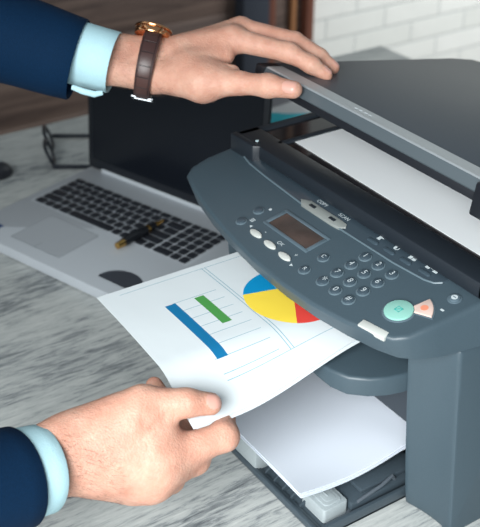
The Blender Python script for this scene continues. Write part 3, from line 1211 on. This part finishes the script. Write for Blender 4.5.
prism(bm, rrect(0, 0.150, 0, 0.200, 0.002), 0.0, 0.006, 0.0006, which='top')
mg = tag(finish('magazine', bm, M['magazine']), 'white and teal magazine lying on the desk behind the laptop', 'magazine')
mg.location = (ma.x, ma.y, 0.0)
mg.rotation_euler = (0, 0, math.atan2(mdir.y, mdir.x) - math.pi / 2)


# ------------------------------------------------------------------ hands: one implicit surface per arm, meshed with surface nets
class Field:
    def __init__(self, prims):
        self.p = prims

    def eval(self, Q):
        d = np.full(len(Q), 1e3)
        for (a, b, ra, rb, k) in self.p:
            a = np.array(a)
            b = np.array(b)
            ab = b - a
            l2 = float(ab @ ab) + 1e-12
            h = np.clip(((Q - a) @ ab) / l2, 0, 1)
            e = np.sqrt((((Q - a) - h[:, None] * ab) ** 2).sum(1)) - (ra + (rb - ra) * h)
            w = np.clip(0.5 + 0.5 * (d - e) / k, 0, 1)
            d = d * (1 - w) + e * w - k * w * (1 - w)
        return d


AX = np.array([[0.5555, 0.8315, 0.0], [-0.8315, 0.5555, 0.0], [0.0, 0.0, 1.0]])   # frame along the forearms


def surface_net(field, step, xmin=None):
    P0 = np.array([p[0] for p in field.p] + [p[1] for p in field.p]) @ AX.T
    R0 = np.array([p[2] for p in field.p] + [p[3] for p in field.p])[:, None]
    lo = (P0 - R0).min(0) - 3 * step
    hi = (P0 + R0).max(0) + 3 * step
    n = np.ceil((hi - lo) / step).astype(int) + 1
    gx, gy, gz = [lo[i] + step * np.arange(n[i]) for i in range(3)]
    F = np.empty(tuple(n))
    gyz = np.stack(np.meshgrid(gy, gz, indexing='ij'), -1).reshape(-1, 2)
    for i in range(n[0]):
        Q = np.concatenate([np.full((len(gyz), 1), gx[i]), gyz], 1) @ AX
        F[i] = field.eval(Q).reshape(n[1], n[2])
    neg = F < 0
    c = np.zeros(tuple(n - 1), int)
    for i in (0, 1):
        for j in (0, 1):
            for k in (0, 1):
                c += neg[i:n[0] - 1 + i, j:n[1] - 1 + j, k:n[2] - 1 + k]
    act = (c > 0) & (c < 8)
    idx = -np.ones(act.shape, int)
    cells = np.argwhere(act)
    idx[act] = np.arange(len(cells))
    acc = np.zeros((len(cells), 3))
    cnt = np.zeros(len(cells))
    corners = [(i, j, k) for i in (0, 1) for j in (0, 1) for k in (0, 1)]
    for a in corners:
        for b in corners:
            if sum(abs(a[q] - b[q]) for q in range(3)) == 1 and a < b:
                fa = F[tuple((cells + a).T)]
                fb = F[tuple((cells + b).T)]
                x = (fa < 0) != (fb < 0)
                tt = np.where(x, fa / np.where(x, fa - fb, 1), 0)
                p = np.array(a) + tt[:, None] * (np.array(b) - np.array(a))
                acc += p * x[:, None]
                cnt += x
    V = (cells + acc / cnt[:, None]) * step + lo
    V = V @ AX
    quads = []
    for ax_ in range(3):
        b_, c_ = (ax_ + 1) % 3, (ax_ + 2) % 3
        sl0 = [slice(None)] * 3
        sl1 = [slice(None)] * 3
        sl0[ax_] = slice(0, -1)
        sl1[ax_] = slice(1, None)
        cr = neg[tuple(sl0)] != neg[tuple(sl1)]
        for s in np.argwhere(cr):
            if s[b_] == 0 or s[c_] == 0:
                continue
            eb_ = np.zeros(3, int)
            ec_ = np.zeros(3, int)
            eb_[b_] = 1
            ec_[c_] = 1
            try:
                q = [idx[tuple(s)], idx[tuple(s - eb_)], idx[tuple(s - eb_ - ec_)], idx[tuple(s - ec_)]]
            except IndexError:
                continue
            if min(q) >= 0:
                quads.append(q if neg[tuple(s)] else q[::-1])
    return V, quads


def arm_mesh(name, prims, nails, step, parent, creases=()):
    V, Q = surface_net(Field(prims), step)
    # nails: raised plates with their own material
    mid = np.array([V[list(q)].mean(0) for q in Q])
    mi = np.zeros(len(Q), int)
    for (c, al, aw, an, hl, hw) in nails:
        c, al, aw, an = [np.array(x, float) for x in (c, al, aw, an)]
        al /= np.linalg.norm(al)
        an = an - al * (an @ al)
        an /= np.linalg.norm(an)
        aw = np.cross(al, an)
        for arr, isv in ((V, True), (mid, False)):
            r = arr - c
            e = np.abs(r @ al / hl) ** 2.6 + np.abs(r @ aw / hw) ** 2.6
            ok = (e < 1) & (r @ an > 0) & (np.linalg.norm(r, axis=1) < 0.02)
            if isv:
                V[ok] += an * 0.0005
            else:
                mi[ok] = 1
    for (a, b, wd, dp) in creases:
        a = np.array(a)
        b = np.array(b)
        ab = b - a
        h = np.clip(((V - a) @ ab) / (ab @ ab), 0, 1)
        dd = np.linalg.norm(V - a - h[:, None] * ab, axis=1)
        g = np.exp(-(dd / wd) ** 2) * dp
        cen = np.array(a) * 0 + V.mean(0)
        # push inwards along an approximate normal
        nn = np.zeros_like(V)
        for q in []:
            pass
        V -= CREASE_N * g[:, None]
    me = bpy.data.meshes.new(name)
    me.from_pydata([tuple(v) for v in V], [], [tuple(int(i) for i in q) for q in Q])
    me.polygons.foreach_set('use_smooth', [True] * len(Q))
    me.materials.append(M['skin'])
    me.materials.append(M['nail'])
    me.polygons.foreach_set('material_index', [int(i) for i in mi])
    me.update()
    o = bpy.data.objects.new(name, me)
    COL.objects.link(o)
    child_world(o, parent)
    sm_ = o.modifiers.new('smooth', 'SMOOTH')
    sm_.factor = 0.5
    sm_.iterations = 3
    return o, V


CREASE_N = np.array([0.7133, -0.4790, 0.5116])
MM = 0.001
person = thing('person', 'person in navy suit, one hand lifting the printer lid, one pulling a sheet', 'person', (-0.62, -0.60, FZ))
K1, K2 = 0.012, 0.006
# left arm: hand on the lid
left = [
    ((-0.4950, -0.1530, 0.3670), (-0.4420, -0.0850, 0.3510), 0.023, 0.0200, 0.010),
    ((-0.4860, -0.1580, 0.3530), (-0.4320, -0.0910, 0.3370), 0.023, 0.0195, 0.010),
    ((-0.4420, -0.0850, 0.3510), (-0.4140, -0.0390, 0.3450), 0.0200, 0.0175, 0.010),
    ((-0.4320, -0.0910, 0.3370), (-0.3990, -0.0480, 0.3270), 0.0195, 0.0175, 0.010),
    ((-0.4090, -0.0420, 0.3400), (-0.3650, 0.0350, 0.3620), 0.0195, 0.0150, K1),
    ((-0.4120, -0.0310, 0.3370), (-0.3800, 0.0550, 0.3650), 0.0180, 0.0140, K1),
    ((-0.4210, -0.0260, 0.3330), (-0.3990, 0.0680, 0.3580), 0.0170, 0.0125, K1),
    ((-0.4250, -0.0260, 0.3300), (-0.4180, 0.0690, 0.3460), 0.0160, 0.0110, K1),
    ((-0.3950, -0.0460, 0.3280), (-0.3440, -0.0160, 0.3310), 0.0175, 0.0205, K1),
    ((-0.3680, -0.0170, 0.3410), (-0.3560, 0.0180, 0.3490), 0.0190, 0.0110, K1),
    ((-0.3560, -0.0170, 0.3360), (-0.3280, 0.0110, 0.3420), 0.0150, 0.0070, K1),
    ((-0.3410, -0.0170, 0.3310), (-0.3070, 0.0060, 0.3370), 0.0185, 0.0118, K1),
    ((-0.3070, 0.0060, 0.3370), (-0.2790, 0.0220, 0.3400), 0.0112, 0.0118, K2),
    ((-0.2790, 0.0220, 0.3400), (-0.2540, 0.0360, 0.3410), 0.0115, 0.0090, K2),
    ((-0.3650, 0.0350, 0.3620), (-0.3150, 0.0730, 0.3550), 0.0128, 0.0103, K2),
    ((-0.3150, 0.0730, 0.3550), (-0.2910, 0.0860, 0.3460), 0.0103, 0.0088, K2),
    ((-0.2910, 0.0860, 0.3460), (-0.2790, 0.0970, 0.3360), 0.0088, 0.0070, K2),
    ((-0.3800, 0.0550, 0.3650), (-0.3350, 0.0960, 0.3570), 0.0125, 0.0103, 0.004),
    ((-0.3350, 0.0960, 0.3570), (-0.3090, 0.1110, 0.3450), 0.0103, 0.0088, 0.003),
    ((-0.3090, 0.1110, 0.3450), (-0.2960, 0.1200, 0.3340), 0.0086, 0.0068, 0.003),
    ((-0.3990, 0.0680, 0.3580), (-0.3610, 0.1070, 0.3490), 0.0115, 0.0095, 0.003),
    ((-0.3610, 0.1070, 0.3490), (-0.3360, 0.1210, 0.3390), 0.0095, 0.0082, 0.003),
    ((-0.3360, 0.1210, 0.3390), (-0.3200, 0.1280, 0.3310), 0.0082, 0.0068, 0.003),
    ((-0.4180, 0.0690, 0.3460), (-0.3920, 0.1010, 0.3410), 0.0100, 0.0085, 0.003),
    ((-0.3920, 0.1010, 0.3410), (-0.3760, 0.1120, 0.3340), 0.0085, 0.0075, 0.003),
    ((-0.3760, 0.1120, 0.3340), (-0.3630, 0.1170, 0.3290), 0.0075, 0.0062, 0.003),
]
RIGHTV = np.array((-0.1930, -0.0030, 0.3990)) - np.array((-0.1980, -0.0110, 0.3990))
DOWNV = np.array((-0.1890, -0.0060, 0.3910)) - np.array((-0.1930, -0.0030, 0.3990))
FWDV = np.array([-0.7133, 0.4790, -0.5116])


def pv(a, b):
    return np.array(b) - np.array(a)


lnails = [
    ((-0.2560, 0.0350, 0.3410), pv((-0.2790, 0.0220, 0.3400), (-0.2540, 0.0360, 0.3410)), None, -FWDV + 0.15 * np.array([0, 0, 1.0]), 0.0072, 0.0068),
    ((-0.2800, 0.0960, 0.3370), pv((-0.2910, 0.0860, 0.3460), (-0.2790, 0.0970, 0.3360)), None, np.array([0, 0, 1.0]) * 0.8 + RIGHTV * 20, 0.0055, 0.0050),
    ((-0.2970, 0.1200, 0.3350), pv((-0.3090, 0.1110, 0.3450), (-0.2960, 0.1200, 0.3340)), None, np.array([0, 0, 1.0]) * 0.8 + RIGHTV * 20, 0.0055, 0.0050),
]
lnails = [(c, a, np.ones(3), n, l, w) for (c, a, _, n, l, w) in lnails]
lcre = [
    ((-0.3340, 0.0020, 0.3540), (-0.3220, 0.0080, 0.3460), 0.0014, 0.0022),
    ((-0.2830, 0.0190, 0.3500), (-0.2750, 0.0120, 0.3410), 0.0008, 0.0008),
    ((-0.2820, 0.0220, 0.3510), (-0.2730, 0.0160, 0.3410), 0.0008, 0.0008),
]
arm_l, VL = arm_mesh('arm', left, lnails, 0.0013, person, lcre)
arm_l['label'] = 'left hand and wrist resting on the lid'

# right arm: hand holding the sheet
right = [
    ((-0.0940, -0.3770, 0.1550), (-0.0940, -0.3040, 0.1520), 0.0240, 0.0215, 0.02),
    ((-0.0890, -0.3810, 0.1440), (-0.0860, -0.3110, 0.1360), 0.0240, 0.0215, 0.02),
    ((-0.0940, -0.3040, 0.1520), (-0.0820, -0.2640, 0.1600), 0.0215, 0.0240, 0.02),
    ((-0.0860, -0.3110, 0.1360), (-0.0730, -0.2790, 0.1290), 0.0215, 0.0260, 0.02),
    ((-0.0810, -0.2750, 0.1490), (-0.0610, -0.2470, 0.1500), 0.0260, 0.0230, 0.015),
    ((-0.0800, -0.2820, 0.1360), (-0.0450, -0.2470, 0.1330), 0.0260, 0.0195, 0.015),
    ((-0.0820, -0.2860, 0.1260), (-0.0520, -0.2540, 0.1130), 0.0230, 0.0165, 0.015),
    ((-0.0870, -0.2890, 0.1200), (-0.0680, -0.2630, 0.1030), 0.0200, 0.0150, 0.015),
    ((-0.0950, -0.2850, 0.1550), (-0.0760, -0.2450, 0.1780), 0.0180, 0.0160, K1),
    ((-0.0760, -0.2450, 0.1780), (-0.0560, -0.2140, 0.1790), 0.0155, 0.0118, K2),
    ((-0.0560, -0.2140, 0.1790), (-0.0480, -0.1950, 0.1750), 0.0118, 0.0098, K2),
    ((-0.0730, -0.2520, 0.1660), (-0.0590, -0.2350, 0.1620), 0.0200, 0.0100, K1),
    ((-0.0500, -0.2470, 0.1360), (-0.0370, -0.1890, 0.1440), 0.0170, 0.0128, K1),
    ((-0.0370, -0.1880, 0.1440), (-0.0610, -0.1750, 0.1440), 0.0124, 0.0108, K2),
    ((-0.0610, -0.1750, 0.1440), (-0.0880, -0.1740, 0.1390), 0.0100, 0.0080, K2),
    ((-0.0470, -0.2490, 0.1250), (-0.0480, -0.2120, 0.1210), 0.0165, 0.0135, K1),
    ((-0.0480, -0.2120, 0.1210), (-0.0930, -0.2020, 0.1280), 0.0120, 0.0098, K2),
    ((-0.0900, -0.2030, 0.1300), (-0.1270, -0.2060, 0.1490), 0.0096, 0.0080, K2),
    ((-0.0520, -0.2540, 0.1130), (-0.0590, -0.2310, 0.1000), 0.0160, 0.0130, K1),
    ((-0.0590, -0.2310, 0.1000), (-0.0990, -0.2170, 0.1020), 0.0115, 0.0095, K2),
    ((-0.0990, -0.2170, 0.1020), (-0.1220, -0.2190, 0.1130), 0.0095, 0.0080, K2),
    ((-0.0680, -0.2630, 0.1030), (-0.0760, -0.2420, 0.0860), 0.0140, 0.0105, K1),
    ((-0.0760, -0.2420, 0.0860), (-0.1060, -0.2370, 0.0880), 0.0100, 0.0085, K2),
    ((-0.1060, -0.2370, 0.0880), (-0.1220, -0.2380, 0.0960), 0.0085, 0.0072, K2),
]
rnails = [
    ((-0.0470, -0.1940, 0.1770), pv((-0.0560, -0.2140, 0.1790), (-0.0480, -0.1950, 0.1750)), np.ones(3), -FWDV - DOWNV * 30 + RIGHTV * 10, 0.0070, 0.0066),
]
rcre = [
    ((-0.0530, -0.2220, 0.1940), (-0.0450, -0.2250, 0.1810), 0.0010, 0.0008),
    ((-0.0510, -0.2180, 0.1940), (-0.0430, -0.2210, 0.1810), 0.0010, 0.0008),
    ((-0.0470, -0.2330, 0.1780), (-0.0510, -0.2520, 0.1720), 0.0020, 0.0012),
]
arm_r, VR = arm_mesh('arm', right, rnails, 0.0013, person, rcre)
arm_r['label'] = 'right hand and wrist holding the printed sheet'


# fine hair on the backs of the wrists
def arm_hair(V, lo, hi, n, seed):
    rng = np.random.default_rng(seed)
    a = np.array(lo)
    ab = np.array(hi) - a
    h = ((V - a) @ ab) / (ab @ ab)
    cand = np.where((h > 0) & (h < 1))[0]
    bm = bmesh.new()
    axis = ab / np.linalg.norm(ab)
    for i in rng.choice(cand, min(n, len(cand)), replace=False):
        p = V[i]
        c = a + ab * h[i]
        nr = p - c
        nr = nr / (np.linalg.norm(nr) + 1e-9)
        side = np.cross(nr, axis)
        d0 = axis * 0.75 + nr * 0.30 + side * rng.normal(0, 0.5) + np.array([0, 0, -0.25])
        d0 /= np.linalg.norm(d0)
        L_ = rng.uniform(0.004, 0.009)
        w_ = np.cross(d0, nr)
        w_ /= np.linalg.norm(w_) + 1e-9
        r_ = 0.00007
        q = [p - w_ * r_, p + w_ * r_, p + nr * r_ * 1.5]
        tip = p + d0 * L_ - nr * 0.0008
        vs = [bm.verts.new(x) for x in q]
        tv = bm.verts.new(tip)
        for k in range(3):
            bm.faces.new((vs[k], vs[(k + 1) % 3], tv))
    return bm


for V_, lo_, hi_, sd in ((VL, (-0.4280, -0.0780, 0.3440), (-0.3870, -0.0200, 0.3400), 1), (VR, (-0.0940, -0.3210, 0.1430), (-0.0730, -0.2720, 0.1400), 2)):
    o = finish('arm_hair', arm_hair(V_, lo_, hi_, 1500, sd), M['hair'])
    o['kind'] = 'stuff'
    child_world(o, person)


# cuffs and sleeves: hollow swept cloth with thickness
def cloth_tube(rings, thick, seg=56, wav=0.0, seed=0, e_up=None, close_far=True):
    """rings: (centre, radius up, radius across); swept outside, rolled over the last ring, back inside"""
    rng = random.Random(seed)
    ph = [rng.uniform(0, 6.28) for _ in range(8)]
    cs = [Vector(r[0]) for r in rings]
    ax_ = (cs[-1] - cs[0]).normalized()
    up = Vector(e_up)
    up = (up - ax_ * up.dot(ax_)).normalized()
    sd = ax_.cross(up)
    bm = bmesh.new()
    sets = []
    n = len(rings)

    def ring(c, ru, rs, i):
        out = []
        for k in range(seg):
            a = 2 * math.pi * k / seg
            wv = 1 + wav * (math.sin(3 * a + ph[0] + i * 0.9) * 0.5 + math.sin(2 * a + ph[1] - i * 0.6) * 0.6 + math.sin(5 * a + ph[2] + 1.3 * i) * 0.25)
            out.append(bm.verts.new(c + up * (ru * wv * math.sin(a)) + sd * (rs * wv * math.cos(a))))
        return out

    for i, (c, ru, rs) in enumerate(rings):
        sets.append(ring(cs[i], ru, rs, i))
    sets.append(ring(cs[-1] + ax_ * thick * 0.5, rings[-1][1] - thick * 0.35, rings[-1][2] - thick * 0.35, n - 1))
    sets.append(ring(cs[-1], rings[-1][1] - thick, rings[-1][2] - thick, n - 1))
    for i in range(n - 2, -1, -1):
        sets.append(ring(cs[i], rings[i][1] - thick, rings[i][2] - thick, i))
    for a, b in zip(sets, sets[1:]):
        for k in range(seg):
            bm.faces.new((a[k], a[(k + 1) % seg], b[(k + 1) % seg], b[k]))
    if close_far:
        a, b = sets[-1], sets[0]
        for k in range(seg):
            bm.faces.new((a[k], a[(k + 1) % seg], b[(k + 1) % seg], b[k]))
    return bm


def lerp_rings(c0, c1, r0, r1, s0, s1, n):
    c0, c1 = Vector(c0), Vector(c1)
    return [(c0.lerp(c1, i / n), r0 + (r1 - r0) * i / n, s0 + (s1 - s0) * i / n) for i in range(n + 1)]


UPL = tuple(-np.array((-0.1890, -0.0060, 0.3910)) + np.array((-0.1930, -0.0030, 0.3990)))
cuff = cloth_tube(lerp_rings((-0.4930, -0.1540, 0.3620), (-0.4260, -0.0780, 0.3390), 0.0360, 0.0330, 0.038, 0.0365, 8), 0.0016, 56, 0.010, 3, UPL)
o = child_world(finish('shirt_cuff', cuff, M['shirt'], None, 60), person)
bm = bmesh.new()
tube(bm, [(-0.4140, -0.1340, 0.3270), (-0.4050, -0.1270, 0.3240), (-0.3970, -0.1170, 0.3210), (-0.3940, -0.1090, 0.3220)], [0.0030, 0.0036, 0.0036, 0.0025], 10, rw=0.0022)
child_world(finish('cuff_fold', bm, M['shirt'], None, 60), person)
sl = cloth_tube(lerp_rings((-0.5620, -0.2470, 0.3910), (-0.4490, -0.1100, 0.3420), 0.0570, 0.0440, 0.056, 0.0450, 10), 0.0035, 64, 0.018, 5, UPL)
child_world(finish('jacket_sleeve', sl, M['suit'], None, 60), person)
cuff = cloth_tube(lerp_rings((-0.0840, -0.3900, 0.1540), (-0.0890, -0.3350, 0.1400), 0.0385, 0.0375, 0.042, 0.0400, 6), 0.0022, 56, 0.006, 8, UPL)
child_world(finish('shirt_cuff', cuff, M['shirt'], None, 60), person)
sl = cloth_tube(lerp_rings((-0.0740, -0.4640, 0.1680), (-0.0860, -0.3580, 0.1440), 0.0500, 0.0420, 0.050, 0.0450, 8), 0.0035, 64, 0.012, 9, UPL)
child_world(finish('jacket_sleeve', sl, M['suit'], None, 60), person)

# ------------------------------------------------------------------ wrist watch
WC = Vector((-0.4060, -0.0460, 0.3370))
wax = (Vector((-0.3980, -0.0370, 0.3350)) - Vector((-0.4130, -0.0550, 0.3390))).normalized()
wup = Vector(UPL)
wup = (wup - wax * wup.dot(wax)).normalized()
wsd = wax.cross(wup).normalized()
watch = thing('wrist_watch', 'gold wrist watch with brown leather strap on the left wrist', 'watch', tuple(WC))
bm = bmesh.new()
uvl = bm.loops.layers.uv.new('UVMap')
seg = 64
RU, RS = 0.0350, 0.0300
secw = [(-0.0098, 0.0), (-0.0094, 0.0016), (-0.006, 0.0026), (0.006, 0.0026), (0.0094, 0.0016), (0.0098, 0.0), (0.0090, -0.0006), (-0.0090, -0.0006)]
ringv = []
for k in range(seg):
    a = 2 * math.pi * k / seg
    n_ = (wup * math.sin(a) * RS + wsd * math.cos(a) * RU).normalized()
    taper = 1.0 - 0.10 * (0.5 - 0.5 * math.sin(a))
    c_ = WC + wup * (RU * math.sin(a)) + wsd * (RS * math.cos(a))
    ringv.append([bm.verts.new(c_ + wax * (s_[0] * taper) + n_ * s_[1]) for s_ in secw])
for k in range(seg):
    A_, B_ = ringv[k], ringv[(k + 1) % seg]
    for j in range(len(secw)):
        j2 = (j + 1) % len(secw)
        f = bm.faces.new((A_[j], A_[j2], B_[j2], B_[j]))
        for l in f.loops:
            kk = k if l.vert in A_ else k + 1
            jj = j if (l.vert is A_[j] or l.vert is B_[j]) else j2
            l[uvl].uv = (kk / seg * 0.2, secw[jj][0] + 0.0075)
child_world(finish('strap', bm, M['strap'], None, 40), watch)
wm = Matrix((( *wax, 0), (*wsd, 0), (*wup, 0), (0, 0, 0, 1))).transposed()
fwd_t = Vector(FWDV)
CC = Vector((-0.4180, -0.0330, 0.3660))
nrm = (wup * 0.97 + wsd * wsd.dot(fwd_t) * 0.10).normalized()
cx_ = (wax - nrm * wax.dot(nrm)).normalized()
cy_ = nrm.cross(cx_)
cm = Matrix(((*cx_, 0), (*cy_, 0), (*nrm, 0), (0, 0, 0, 1))).transposed()
cm.translation = CC


def wpart(name, fn, mat):
    bm = bmesh.new()
    fn(bm)
    bmesh.ops.transform(bm, matrix=cm, verts=bm.verts)
    return child_world(finish(name, bm, mat, None, 30), watch)


def case_fn(bm):
    cyl(bm, (0, 0, -0.0045), 0.0195, 0.0070, 48, 0, 0.0012)
    cyl(bm, (0, 0, 0.0024), 0.0205, 0.0030, 48, 0, 0.0012)
    for sx in (-1, 1):
        for sy in (-1, 1):
            tube(bm, [(sx * 0.0115, sy * 0.015, 0.0), (sx * 0.0112, sy * 0.022, -0.002), (sx * 0.0110, sy * 0.0255, -0.006)], [0.0022, 0.0020, 0.0014], 8)


wpart('case', case_fn, M['rose_gold'])
wpart('dial', lambda bm: cyl(bm, (0, 0, 0.0052), 0.0180, 0.0006, 40), M['watch_face'])
wpart('crown', lambda bm: cyl(bm, (0.0195, 0, -0.001), 0.0028, 0.004, 14, 0, 0.0005, xf=Matrix.Rotation(math.pi / 2, 4, 'Y')), M['rose_gold'])
# buckle at the bottom of the wrist
bm = bmesh.new()
bc = WC - wup * (RU + 0.0018) - wsd * 0.006
for q in (-1, 1):
    tube(bm, [bc + wax * (0.0108 * q) - wsd * 0.006, bc + wax * (0.0108 * q) + wsd * 0.006], 0.0013, 8)
for q in (-1, 1):
    tube(bm, [bc - wax * 0.0108 + wsd * (0.006 * q), bc + wax * 0.0108 + wsd * (0.006 * q)], 0.0013, 8)
child_world(finish('buckle', bm, M['steel']), watch)
